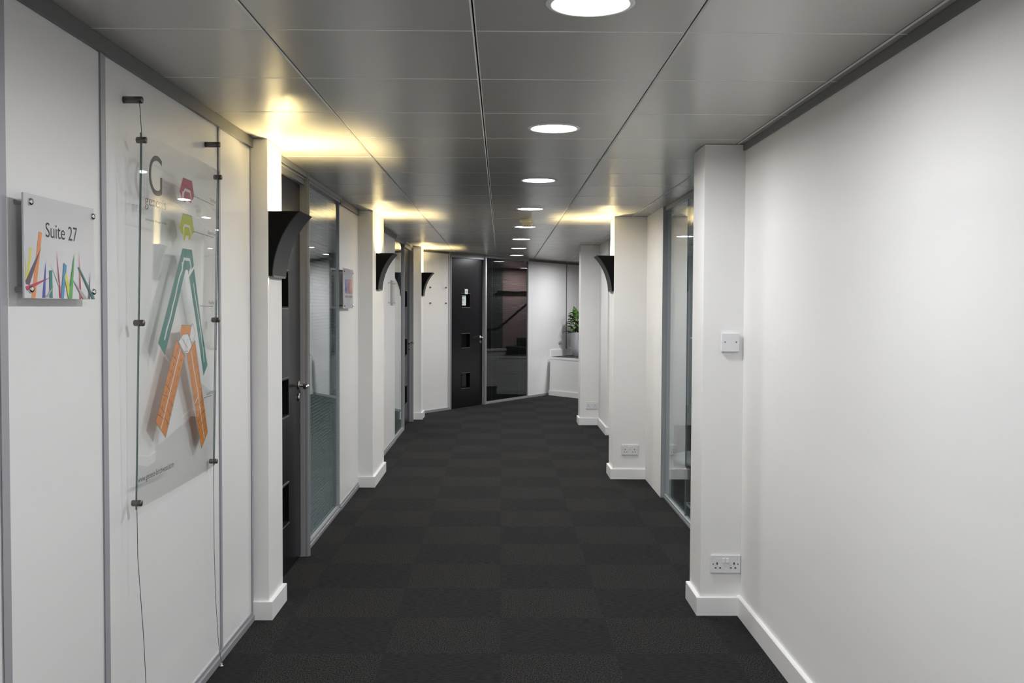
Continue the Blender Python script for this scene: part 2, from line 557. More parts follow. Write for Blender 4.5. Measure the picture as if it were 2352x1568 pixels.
pillar('wall_left_pillar', XL - 0.03, -1.10, 4.72, 5.02, 1, 'nearest white boxed pillar on the left, beside the clear map board')
pillar('wall_left_pillar', XL - 0.03, -1.055, 8.20, 8.98, 1, 'middle left white boxed pillar, second of the three')
pillar('wall_left_pillar', XL - 0.03, -1.055, 13.15, 13.51, 1, 'farthest left white boxed pillar, before the angled end wall')
pillar('wall_right_pillar', 0.970, XR, 4.80, 5.07, -1, 'nearest white boxed pillar on the right with a blank plate and a socket')
pillar('wall_right_pillar', 0.970, 1.252, 8.63, 8.945, -1, 'right white boxed pillar carrying the black uplighter')
pillar('wall_right_pillar', 0.998, 1.232, 12.59, 12.90, -1, 'farthest right white boxed pillar with a low double socket')

# small joint line where pillars meet ceiling handled by the open gap

# ---- doors -----------------------------------------------------------
def make_door(name, label, fr, x0, w=0.85, notice=False, lf=True):
    """door leaf from x0 to x0+w, handle at the right; aluminium frame around, fin post at right"""
    root = fempty(name, fr, x0)
    tag(root, label, 'door', kind='structure')
    top = 2.195; yl = 0.012                       # leaf face slightly behind wall face
    wx = [(w * 0.5 - 0.145 + 0.0, w * 0.5 + 0.090)]
    a, b = w - 0.565, w - 0.335
    zs = [(0.279, 0.507), (0.878, 1.091), (1.475, 1.685)]
    leaf = MB()
    leaf.box(0.003, a, yl, yl + 0.044, 0.008, top).box(b, w - 0.003, yl, yl + 0.044, 0.008, top)
    z = 0.008
    for lo, hi in zs:
        leaf.box(a, b, yl, yl + 0.044, z, lo); z = hi
    leaf.box(a, b, yl, yl + 0.044, z, top)
    lo_ = leaf.build('door_leaf', 'door_black', root)
    for lo, hi in zs:
        f = MB(); t = 0.010
        f.box(a, a + t, yl - 0.003, yl + 0.040, lo, hi).box(b - t, b, yl - 0.003, yl + 0.040, lo, hi)
        f.box(a, b, yl - 0.003, yl + 0.040, lo, lo + t).box(a, b, yl - 0.003, yl + 0.040, hi - t, hi)
        vf = f.build('vision_frame', 'reveal_black', root)
        e = MB().box(a, b, yl - 0.0045, yl + 0.001, lo - 0.004, lo + 0.002).box(a, b, yl - 0.0045, yl + 0.001, hi - 0.002, hi + 0.004)
        e.build('edge_bead', 'aluminium_dark', vf)
        MB().box(a + t, b - t, yl + 0.030, yl + 0.036, lo + t, hi - t).build('vision_pane', 'vision_glass', root)
    # handle: rose, neck, lever
    hx, hz = w - 0.060, 1.025
    h = MB().lathe([(0.0, yl - 0.008), (0.024, yl - 0.008), (0.026, yl - 0.005), (0.026, yl)], 24, 'y', (hx, 0, hz))
    rose = h.build('handle_rose', 'chrome', root)
    lev = MB().tube([(hx, yl - 0.004, hz), (hx, yl - 0.045, hz), (hx - 0.006, yl - 0.056, hz), (hx - 0.020, yl - 0.060, hz), (hx - 0.120, yl - 0.060, hz - 0.004)], 0.0095, 14)
    lev.build('lever_handle', 'chrome', root)
    k = MB().lathe([(0.0, yl - 0.010), (0.020, yl - 0.010), (0.025, yl - 0.005), (0.025, yl)], 24, 'y', (hx, 0, 0.955))
    esc = k.build('lock_escutcheon', 'chrome', root)
    MB().box(hx - 0.004, hx + 0.004, yl - 0.0115, yl - 0.009, 0.940, 0.972).build('keyhole', 'gap_black', esc)
    # frame: right fin post, left stop, stepped head
    f = MB()
    f.box(w + 0.004, w + 0.050, -0.034, 0.06, 0.0, HC - 0.002)
    f.box(w + 0.001, w + 0.004, -0.030, -0.020, 0.0, HC - 0.04).box(w + 0.001, w + 0.004, -0.012, -0.004, 0.0, HC - 0.04)
    f.box(w + 0.014, w + 0.026, -0.040, -0.034, 0.0, HC - 0.035)
    f.box(w - 0.002, w + 0.010, -0.006, 0.06, 0.0, HC - 0.04)
    f.build('frame_post', 'aluminium', root)
    f = MB()
    if lf:
        f.box(-0.030, -0.002, -0.010, 0.06, 0.0, HC - 0.04)
        f.build('frame_jamb', 'aluminium', root)
    f = MB().box(-0.030, w + 0.004, -0.014, 0.06, top + 0.004, HC - 0.002)
    f.box(-0.030, w + 0.004, -0.030, -0.014, HC - 0.030, HC - 0.002).box(-0.030, w + 0.004, -0.022, -0.014, HC - 0.044, HC - 0.036)
    f.build('frame_head', 'aluminium', root)
    if notice:
        MB().box(a + 0.018, b - 0.072, yl + 0.024, yl + 0.0255, lo_hi[0], lo_hi[1])
    return root, (a, b, zs, yl)

lo_hi = (1.50, 1.645)
make_door('door_1', 'nearest black office door on the left with chrome lever, behind the first pillar', LEFT, 5.05, 0.86, lf=False)
make_door('door_2', 'far left black office door seen edge-on before the last pillar', LEFT, 12.03, 0.86)
d3, (wa, wb, wz, wy) = make_door('door_3', 'black door with three small square windows in the angled end wall', END, 0.028, 0.852)
nt_ = box('notice_paper', 'paper', wa + 0.016, wb - 0.074, wy + 0.026, wy + 0.028, 1.505, 1.655, d3)
tag(nt_, 'pale green notice taped inside the top window')
pr = MB()
for i, (zz, wdt) in enumerate(((1.600, .07), (1.590, .09), (1.575, .08), (1.530, .05))):
    pr.box(wa + 0.026, wa + 0.026 + wdt, wy + 0.0250, wy + 0.026, zz - 0.0025, zz + 0.0025)
pr.build('notice_text', 'ink_grey', nt_)
sq = MB().box(wa + 0.078, wa + 0.158, wy - 0.0065, wy - 0.001, 1.672, 1.748, 0.002).build('door_plate', 'white_plastic', d3)
tag(sq, 'small white square plate above the top window')
MB().box(wa + 0.104, wa + 0.132, wy - 0.0072, wy - 0.0066, 1.698, 1.722).build('plate_symbol', 'stripe_grey', sq)

# ---- windows / glazed bays ------------------------------------------
def glazed_bay(name, label, fr, x0, x1, blind=None, tinted='window_glass', back=True):
    root = fempty(name, fr, x0)
    tag(root, label, 'glass partition', kind='structure')
    w = x1 - x0
    MB().box(0.0, w, 0.010, 0.018, 0.034, HC - 0.036).build('glass_pane', tinted, root)
    f = MB().box(0.0, w, -0.008, 0.06, 0.0, 0.020).box(0.0, w, -0.002, 0.05, 0.020, 0.036)
    f.build('sill_rail', 'aluminium', root)
    f = MB().box(0.0, w, -0.022, 0.06, HC - 0.026, HC - 0.002).box(0.0, w, -0.010, 0.05, HC - 0.040, HC - 0.026)
    f.build('head_rail', 'aluminium', root)
    f = MB().box(w - 0.004, w + 0.003, -0.002, 0.012, 0.03, HC - 0.03)
    f.build('side_bead', 'joint_grey', root)
    if blind:
        mb = MB(); bm = mb.bm
        z = 0.05; pitch = 0.0215
        while z < HC - 0.06:
            # gently curved slat, tilted almost closed
            p = [(0.021, z), (0.028, z + 0.0055), (0.034, z + 0.0115), (0.0385, z + 0.018)]
            for (ya, za), (yb, zb) in zip(p, p[1:]):
                v = [bm.verts.new(q) for q in ((0.006, ya, za), (w - 0.006, ya, za), (w - 0.006, yb, zb), (0.006, yb, zb))]
                bm.faces.new(v)
            z += pitch
        bmesh.ops.remove_doubles(bm, verts=bm.verts, dist=1e-5)
        bl = mb.build('venetian_blind', blind, root)
        c = MB()
        for cx in (w * 0.18, w * 0.82):
            c.box(cx - 0.001, cx + 0.001, 0.019, 0.0205, 0.05, HC - 0.05)
        c.build('ladder_cord', 'print_pale', root)
    return root
glazed_bay('window_1', 'tall glazed bay with a closed blind beside the near left door', LEFT, 5.965, 7.25, 'blind_slat')
glazed_bay('window_2', 'tall glass bay before the far left door, mirroring the corridor', LEFT, 11.04, 12.03 - 0.032, 'blind_slat')
glazed_bay('window_3', 'dark tall glass bay beside the black door in the angled end wall', END, 0.932, 2.235, 'blind_dark', 'tinted_glass')

# right glazed bay: glass at x=1.285, frameless joint at y=6.93
RIGHTG = Frame(1.275, 0, -math.pi / 2)
r = empty('window_4', (1.275, 5.09, 0)); tag(r, 'frameless glass wall on the right between the first two pillars', 'glass partition', kind='structure')
MB().box(0.010, 0.020, 0.0, 6.9285 - 5.09, 0.03, HC - 0.03).build('glass_pane', 'window_glass', r)
MB().box(0.010, 0.020, 6.9315 - 5.09, 7.775 - 5.09, 0.03, HC - 0.03).build('glass_pane', 'window_glass', r)
MB().box(0.0105, 0.0195, 6.9285 - 5.09, 6.9315 - 5.09, 0.03, HC - 0.03).build('glass_joint', 'joint_grey', r)
MB().box(0.0, 0.034, 0.0, 7.775 - 5.09, 0.0, 0.016).box(0.003, 0.030, 0.0, 7.775 - 5.09, 0.016, 0.032).build('sill_rail', 'aluminium', r)
MB().box(-0.004, 0.040, 0.0, 7.775 - 5.09, HC - 0.030, HC - 0.002).build('head_rail', 'aluminium', r)

# ---- angled end wall -------------------------------------------------
def eb(mb, s0, s1, y0, y1, z0, z1):
    mb.box(s0, s1, y0, y1, z0, z1); return mb
we = MB()
we.box(-0.85, -0.004, 0, 0.09, 0, HC).box(2.245, 7.4, 0, 0.09, 0, HC)
we = we.build('wall_end', 'wall_panel'); we.location = END.at(0); we.rotation_euler = (0, 0, ENDA)
tag(we, 'angled white panel wall closing the far end of the corridor', 'wall', kind='structure')
MB().box(-0.85, -0.03, -0.012, 0, 0, 0.035).box(2.245, 2.935, -0.012, 0, 0, 0.035).build('base_rail', 'aluminium', we)
MB().box(-0.85, -0.03, -0.012, 0, HC - 0.028, HC - 0.001).box(2.245, 7.4, -0.012, 0, HC - 0.04, HC - 0.001).build('head_rail', 'aluminium_dark', we)
MB().box(3.548, 3.578, -0.003, 0, 0.0, HC - 0.04).build('joint_strip', 'aluminium_dark', we)
MB().box(-0.05, -0.032, -0.004, 0, 0.035, HC - 0.03).build('joint_strip', 'joint_grey', we)
# back of the end wall glazed offices
bo = MB().box(-0.6, 3.2, 1.2, 1.28, 0, HC).build('wall_end_office', 'blind_dark'); bo.location = END.at(0); bo.rotation_euler = (0, 0, ENDA)
tag(bo, 'dark office wall behind the end glazing', 'wall', kind='structure')

# ---- ledge at the end ------------------------------------------------
ld = Vector((0.599, -0.801)); ln = Vector((0.801, 0.599))         # along the front, and into the ledge
c0 = Vector((0.812, 16.86))
L_ = 0.80
zt = 0.640
def ledge():
    mb = MB(); bm = mb.bm
    lean = 0.035
    wd = Vector((0.52669, 0.85005))
    p0, p1 = c0, c0 + ld * L_
    q0, q1 = p0 + ln * lean + wd * 0.0, p1 + ln * lean
    b1 = p1 + wd * 1.45
    b0 = p0 + wd * 1.45
    base = [p0, p1, b1, b0]
    topo = [p0 + wd * 0.035, p1 + wd * 0.035, b1, b0]
    V0 = [bm.verts.new((p.x, p.y, 0)) for p in base]; V1 = [bm.verts.new((p.x, p.y, zt)) for p in topo]
    bm.faces.new(V0[::-1]); bm.faces.new(V1)
    for i in range(4): bm.faces.new([V0[i], V0[(i + 1) % 4], V1[(i + 1) % 4], V1[i]])
    bmesh.ops.recalc_face_normals(bm, faces=bm.faces)
    o = mb.build('wall_ledge', 'wall_paint')
    tag(o, 'low white boxed ledge at the corridor end carrying the plant', 'ledge', kind='structure')
    # skirting in front
    n = Vector((-ln.x, -ln.y)) * 0.016
    sk = MB()
    sk.prism([tuple(p0 + n), tuple(p1 + n), tuple(p1 + ln * 0.02), tuple(p0 + ln * 0.02)], 'z', 0, 0.085)
    sk.build('skirting', 'skirting_paint', o)
    tp = [p0 + wd * 0.035 + n * 0.8, p1 + wd * 0.035 + n * 0.8, p1 + wd * 0.05, p0 + wd * 0.05]
    MB().prism([tuple(p) for p in tp], 'z', zt - 0.030, zt + 0.004).build('nosing', 'skirting_paint', o)
    MB().prism([tuple(p0 + wd * 0.06), tuple(p1 + wd * 0.06), tuple(b1), tuple(b0)], 'z', zt, zt + 0.005).build('ledge_carpet', 'ledge_carpet', o)
    # upstand against the end wall
    e0 = Vector(END.at(3.0)[:2]); e1 = Vector(END.at(4.4)[:2]); nn = Vector((0.85005, -0.52669)) * 0.016
    MB().prism([tuple(e0), tuple(e1), tuple(e1 + nn), tuple(e0 + nn)], 'z', zt + 0.005, zt + 0.118).build('upstand', 'skirting_paint', o)
ledge()

# ---- stair landing to the right of the corridor end -------------------
sw = tbox('wall_stair', 'wall_paint', 2.80, 2.95, 15.2, 17.12, 0, 0.66, label='low white stub wall beside the stair')
MB().box(2.77, 2.98, 15.2, 17.15, 0.66, 0.70, 0.004).build('cap', 'skirting_paint', sw)
MB().box(2.785, 2.80, 15.2, 17.12, 0, 0.09).build('skirting', 'skirting_paint', sw)
tbox('wall_stair_front', 'stone_grey', 4.35, 4.45, 12.75, 17.85, 0, HC, label='grey wall before the stair')
tbox('wall_stair_back', 'pink_wall', 4.35, 4.45, 17.85, 21.0, 0, HC, label='dusky pink wall behind the stair')
st = empty('staircase', (2.95, 17.15, 0)); tag(st, 'dark carpeted stair flight rising beyond the stub wall', 'staircase')
for i in range(8):
    MB().box(0, 1.35, 0.25 * i, 0.25 * i + 0.27, 0, 0.17 * (i + 1), 0.004).build('step', 'stair_dark', st)
hr = empty('handrail', (2.87, 16.0, 0.70)); tag(hr, 'black tubular handrail sloping up beside the stair', 'handrail')
MB().tube([(0, -0.4, 0.36), (0, 0.95, 0.36), (0, 1.05, 0.40), (0, 2.3, 1.36)], 0.022, 12).build('rail', 'rail_black', hr)
MB().box(-0.02, 0.02, 0.82, 0.86, 0.0, 0.36).build('post', 'rail_black', hr)
h2 = empty('handrail', (4.30, 17.7, 1.79)); tag(h2, 'short straight black handrail fixed to the pink stair wall', 'handrail')
MB().tube([(0, 0, 0), (0, 1.2, 0)], 0.022, 12).build('rail', 'rail_black', h2)
MB().tube([(0.05, 0.15, -0.03), (0, 0.15, -0.005)], 0.008, 8).build('rail_bracket', 'rail_black', h2)

# ================================================================== LIGHTS
def downlight():
    r = empty('downlight', (0, 0, HC))
    MB().lathe([(0.096, 0.0), (0.098, -0.003), (0.104, -0.005), (0.113, -0.003), (0.116, 0.0)], 48).build('trim_ring', 'white_ring', r)
    d = MB().lathe([(0.0, -0.0015), (0.097, -0.0015)], 48).build('diffuser', 'downlight_glow', r)
    la = bpy.data.lights.new('led_light', 'AREA'); la.shape = 'DISK'; la.size = 0.185; la.energy = 4.45
    la.color = (0.965, 0.98, 1.0); la.spread = math.radians(172)
    lo = bpy.data.objects.new('led_light', la); COL.objects.link(lo); lo.parent = r; lo.location = (0, 0, -0.004)
    return r
proto = downlight()
labels = {2.6: 'round white ceiling downlight cut by the top edge of the photo',
          4.4: 'second round ceiling downlight from the camera, whole and largest',
          6.2: 'third round ceiling downlight from the camera',
          8.0: 'fourth round ceiling downlight, between the second pair of pillars',
          9.8: 'fifth round ceiling downlight, behind the smoke detector',
          11.6: 'sixth round ceiling downlight, just beyond the smoke detector',
          13.4: 'seventh round ceiling downlight, second nearest to the end glazing',
          15.2: 'farthest corridor downlight, nearest to the end glazing'}
first = True
for y in (-1.0, 0.8, 2.6, 4.4, 6.2, 8.0, 9.8, 11.58, 13.38, 15.18):
    o = proto if first else copy_tree(proto); first = False
    o.location = (0.226, y, HC)
    lb = next((v for k, v in labels.items() if abs(k - y) < 0.1), None)
    tag(o, lb or ('round ceiling downlight behind the viewpoint' if y < 0 else 'round ceiling downlight just above and ahead of the viewpoint'),
        'ceiling light', 'round downlights in a row along the corridor ceiling')
for x, y, lb in ((1.50, 16.36, 'round downlight over the ledge around the corner'), (2.25, 15.6, 'unseen downlight added beside the stub wall to brighten the end wall'), (3.85, 18.1, 'round downlight over the stair around the corner'),  # the stub wall lamp is unseen, added to brighten the end wall
                 (2.9, 6.6, 'round downlight in the office behind the right glass wall'), (2.02, 11.0, 'round downlight seen through the right glass, deep in the office')):
    o = copy_tree(proto); o.location = (x, y, HC)
    tag(o, lb, 'ceiling light', 'round downlights out of sight in side rooms')

# ---- sconces ---------------------------------------------------------
def sconce():
    """wall uplighter: local x = along the wall, -y = out from the wall, origin at bottom centre back"""
    r = empty('wall_uplighter', (0, 0, 0))
    H, W = 0.305, 0.30
    prof = [(0.019, 0.0), (0.021, 0.03), (0.026, 0.065), (0.034, 0.100), (0.046, 0.140), (0.062, 0.180), (0.082, 0.218), (0.104, 0.252), (0.126, 0.280), (0.150, 0.305)]
    t = 0.003
    for sgn, nm in ((-1, 'side_panel'), (1, 'side_panel')):
        x = sgn * W / 2
        out = [(0, 0)] + [(-d, z) for d, z in prof] + [(0, H)]
        MB().prism(out, 'x', x, x - sgn * t).build(nm, 'sconce_black', r)
    mb = MB(); bm = mb.bm
    a = [[bm.verts.new((x, -d, z)) for d, z in prof] for x in (-W / 2 - 0.0005, W / 2 + 0.0005)]
    b = [[bm.verts.new((x, -d + 0.004, z + 0.001)) for d, z in prof] for x in (-W / 2 - 0.0005, W / 2 + 0.0005)]
    n = len(prof)
    for i in range(n - 1):
        for q in ((a[0][i], a[1][i], a[1][i + 1], a[0][i + 1]), (b[0][i + 1], b[1][i + 1], b[1][i], b[0][i]),
                  (a[0][i], a[0][i + 1], b[0][i + 1], b[0][i]), (a[1][i + 1], a[1][i], b[1][i], b[1][i + 1])):
            bm.faces.new(q).smooth = q[0] in (a[0][i], b[0][i + 1]) and q[1] in (a[1][i], b[1][i + 1])
    bm.faces.new((a[0][0], b[0][0], b[1][0], a[1][0])); bm.faces.new((a[0][-1], a[1][-1], b[1][-1], b[0][-1]))
    bmesh.ops.recalc_face_normals(bm, faces=bm.faces)
    bmesh.ops.split_edges(bm, edges=[e for e in bm.edges if len(e.link_faces) == 2 and e.link_faces[0].smooth != e.link_faces[1].smooth])
    mb.build('curved_front', 'sconce_front', r)
    MB().box(-W / 2 + t, W / 2 - t, -0.003, -0.0005, 0.004, H - 0.006).build('back_plate', 'sconce_inner', r)
    MB().box(-W / 2 + 0.02, W / 2 - 0.02, -0.020, -0.003, -0.006, 0.004).build('bottom_clip', 'aluminium_dark', r)
    MB().tube([(-0.075, -0.048, 0.222), (0.075, -0.048, 0.222)], 0.011, 12).build('lamp_tube', 'lamp_glow', r)
    MB().box(-0.09, -0.075, -0.058, -0.003, 0.207, 0.237).build('lamp_holder', 'white_plastic', r)
    MB().box(0.075, 0.09, -0.058, -0.003, 0.207, 0.237).build('lamp_holder', 'white_plastic', r)
    return r
sp = sconce()
first = True
for x, y, rz, lb in ((-1.10, 4.885, math.pi / 2, 'nearest and largest black curved uplighter, on the first left pillar'),
                     (-1.055, 8.57, math.pi / 2, 'black curved uplighter on the middle left pillar'),
                     (-1.055, 13.34, math.pi / 2, 'farthest black curved uplighter, on the last left pillar'),
                     (0.970, 8.79, -math.pi / 2, 'black curved uplighter on the right-hand pillar, facing left')):
    o = sp if first else copy_tree(sp); first = False
    o.location = (x, y, 1.630); o.rotation_euler = (0, 0, rz)
    tag(o, lb, 'wall light', 'black curved uplighters on the pillars')

# ---- smoke detector --------------------------------------------------
sd = empty('smoke_detector', (0.222, 8.92, HC)); tag(sd, 'cream ceiling smoke detector in front of the fifth downlight', 'smoke detector')
MB().lathe([(0.052, 0), (0.052, -0.030), (0.050, -0.034), (0.0, -0.034)], 32, c=(-0.012, 0, 0)).build('base', 'cream_plastic', sd)
MB().lathe([(0.046, -0.034), (0.046, -0.062), (0.040, -0.070), (0.0, -0.070)], 32, c=(0.004, 0, 0)).build('sensor_head', 'cream_plastic', sd)
mb = MB()
for k in range(12):
    a = 2 * math.pi * k / 12
    mb.box(0.004 + 0.0455 * math.cos(a) - 0.004, 0.004 + 0.0455 * math.cos(a) + 0.004, 0.0455 * math.sin(a) - 0.004, 0.0455 * math.sin(a) + 0.004, -0.0655, -0.061)
mb.build('vent_slots', 'gap_black', sd)

# ---- sockets and plates on the right pillars (faces look towards -y) ----
def socket(x, y, z, label):
    r = empty('double_socket', (x, y, z)); tag(r, label, 'wall socket', 'white double sockets on the right pillars')
    W, H = 0.146, 0.088
    MB().box(0, W, -0.011, 0, 0, H, 0.003).build('face_plate', 'white_plastic', r)
    for cx, s in ((0.036, 1), (0.110, -1)):
        for ax, bx, az, bz in ((cx - 0.003 - 0.004 * s, cx + 0.003 - 0.004 * s, 0.042, 0.053), (cx - 0.016, cx - 0.007, 0.0235, 0.0285), (cx + 0.006, cx + 0.015, 0.0235, 0.0285)):
            MB().box(ax, bx, -0.0116, -0.0105, az, bz).build('pin_slot', 'gap_black', r)
        MB().box(W / 2 - 0.0165 if s > 0 else W / 2 + 0.0025, W / 2 - 0.0025 if s > 0 else W / 2 + 0.0165, -0.0155, -0.0105, 0.050, 0.074, 0.002).build('rocker_switch', 'table_white', r)
        MB().lathe([(0.0, -0.0117), (0.0032, -0.0115), (0.0032, -0.0105)], 12, 'y', (0.013 if s > 0 else 0.133, 0, 0.045)).build('screw', 'screw_grey', r)
    return r
socket(1.017, 4.80, 0.205, 'nearest white double socket, low on the first right pillar')
socket(1.045, 8.63, 0.210, 'white double socket below the right-hand uplighter')
socket(1.072, 12.59, 0.205, 'farthest white double socket, on the last right pillar')
bp = empty('blank_plate', (1.055, 4.80, 1.278)); tag(bp, 'white square blank plate with two screws on the first right pillar', 'wall plate')
MB().box(0, 0.088, -0.018, 0, 0, 0.090, 0.003).build('face_plate', 'white_plastic', bp)
for cx in (0.018, 0.072):
    MB().lathe([(0.0, -0.0188), (0.0034, -0.0186), (0.0034, -0.0175)], 12, 'y', (cx, 0, 0.047)).build('screw', 'screw_grey', bp)
MB().box(0.008, 0.014, -0.015, -0.009, -0.001, 0.0005).build('knockout', 'gap_black', bp)

# ================================================================== SIGNS
def studs(parent, pts, ydepth, r=0.009, mat='chrome', name='stud'):
    for x, z in pts:
        MB().lathe([(0.0, -0.008), (r * 0.8, -0.007), (r, -0.003), (r, 0.0), (r * 0.75, 0.001), (r * 0.75, -ydepth - 0.001)], 20, 'y', (x, ydepth, z)).build(name, mat, parent)

# suite sign
def suite_sign():
    ox, oz = 2.423, 1.505
    yd = -0.036
    r = fempty('suite_sign', LEFT, ox * 0.991, 0, oz); tag(r, 'grey square wall sign reading Suite 27 with coloured spikes', 'sign')
    MB().box(0, 0.411, yd, yd + 0.005, 0, 0.252, 0.0008).build('sign_plate', 'sign_grey', r)
    S = [('yellow', [(2.451, 1.628), (2.465, 1.629), (2.441, 1.547), (2.432, 1.547)]), ('yellow', [(2.432, 1.606), (2.435, 1.55), (2.426, 1.547)]),
         ('orange', [(2.5, 1.67), (2.517, 1.668), (2.478, 1.506), (2.458, 1.506)]), ('purple', [(2.513, 1.633), (2.448, 1.537), (2.431, 1.539), (2.428, 1.547)]),
         ('crimson', [(2.427, 1.533), (2.565, 1.56), (2.435, 1.523)]), ('blue', [(2.536, 1.601), (2.53, 1.507), (2.514, 1.507)]),
         ('teal', [(2.554, 1.576), (2.57, 1.577), (2.571, 1.507), (2.554, 1.507)]), ('grey', [(2.583, 1.542), (2.545, 1.508), (2.53, 1.508)]),
         ('crimson', [(2.595, 1.633), (2.621, 1.507), (2.611, 1.507)]), ('paleteal', [(2.556, 1.598), (2.608, 1.544), (2.606, 1.537)]),
         ('sky', [(2.637, 1.599), (2.654, 1.592), (2.634, 1.506), (2.618, 1.506)]), ('yellow', [(2.651, 1.576), (2.685, 1.506), (2.662, 1.506), (2.64, 1.563)]),
         ('green', [(2.703, 1.63), (2.685, 1.506), (2.66, 1.506)]), ('red', [(2.732, 1.636), (2.743, 1.506), (2.734, 1.506)]),
         ('grey', [(2.683, 1.561), (2.781, 1.506), (2.752, 1.506)]), ('teal', [(2.722, 1.592), (2.733, 1.589), (2.833, 1.506), (2.814, 1.506)]),
         ('purple', [(2.802, 1.587), (2.798, 1.506), (2.789, 1.506)])]
    for i, (c, pts) in enumerate(S):
        mb = MB(); flat(mb, [(x - ox, z - oz) for x, z in pts], yd - 0.0003 - 0.00012 * i)
        o = mb.build('printed_spike', 'stripe_' + c, r); tag(o, {'paleteal': 'pale teal'}.get(c, c) + ' printed spike')
    text_mesh('lettering', 'Suite 27', 'ink_black', r, 2.537 - ox, 2.722 - ox, 1.6585 - oz, 1.6955 - oz, yd - 0.0004, 0.0)
    studs(r, [(2.454 - ox, 1.738 - oz), (2.821 - ox, 1.735 - oz), (2.822 - ox, 1.526 - oz), (2.453 - ox, 1.527 - oz)], yd)
suite_sign()

# make sign
def make_sign():
    ox, oz = 7.28, 1.472
    yd = -0.036
    r = fempty('company_sign', LEFT, ox * 0.992, 0, oz); tag(r, 'grey clear-edged wall sign reading MAKE beside the middle left pillar', 'sign')
    MB().box(0, 0.47, yd, yd + 0.005, 0, 0.292, 0.0008).build('sign_plate', 'sign_grey', r)
    x0, x1, z0, z1 = 7.345 - ox, 7.69 - ox, 1.582 - oz, 1.688 - oz
    lw = (x1 - x0) / 4.2
    xs = x0
    for ch, mt, wd in (('M', 'make_blue', 1.25), ('A', 'make_violet', 1.05), ('K', 'make_red', 1.0), ('E', 'make_orange', 0.78)):
        o = text_mesh('lettering', ch, mt, r, xs, xs + lw * wd * 0.97, z0, z1, yd - 0.0004, 0.06)
        xs += lw * wd
    MB().box(xs + 0.003, xs + 0.016, yd - 0.0006, yd - 0.0002, z0, z0 + 0.018).build('full_stop', 'make_grey', r)
    # small caption, too fine to read in the photo: two soft grey words
    for a, b in ((7.352, 7.50), (7.53, 7.69)):
        mb = MB(); x = a
        while x < b:
            mb.box(x - ox, x - ox + 0.008, yd - 0.0005, yd - 0.0002, 1.551 - oz, 1.567 - oz); x += 0.013
        mb.build('caption', 'make_grey', r)
    studs(r, [(0.025, 0.272), (0.435, 0.268), (0.440, 0.022), (0.030, 0.020)], yd, 0.009)
make_sign()

# clear sign on the far left white panel
def clear_sign():
    r = fempty('clear_sign', LEFT, 10.33, 0, 1.495); tag(r, 'small clear acrylic wall sign on the panel after the middle left pillar', 'sign')
    MB().box(0, 0.46, -0.030, -0.025, 0, 0.265, 0.0008).build('sign_plate', 'acrylic', r)
    studs(r, [(0.03, 0.235), (0.43, 0.235), (0.03, 0.03), (0.43, 0.03)], -0.026, 0.008, 'chrome')
clear_sign()
for i, (s, z, w_) in enumerate(((-0.497, 1.755, 'upper left'), (-0.116, 1.758, 'upper right'), (-0.497, 1.535, 'lower left'), (-0.116, 1.535, 'lower right'))):
    o = MB().lathe([(0.0, -0.024), (0.0085, -0.023), (0.010, -0.020), (0.010, 0.0)], 16, 'y').build('standoff_stud', 'steel_brushed')
    o.location = END.at(s, 0, z); o.rotation_euler = (0, 0, ENDA)
    tag(o, w_ + ' bare metal stud on the white panel left of the end door', 'stud', 'bare sign studs on the end wall panel')

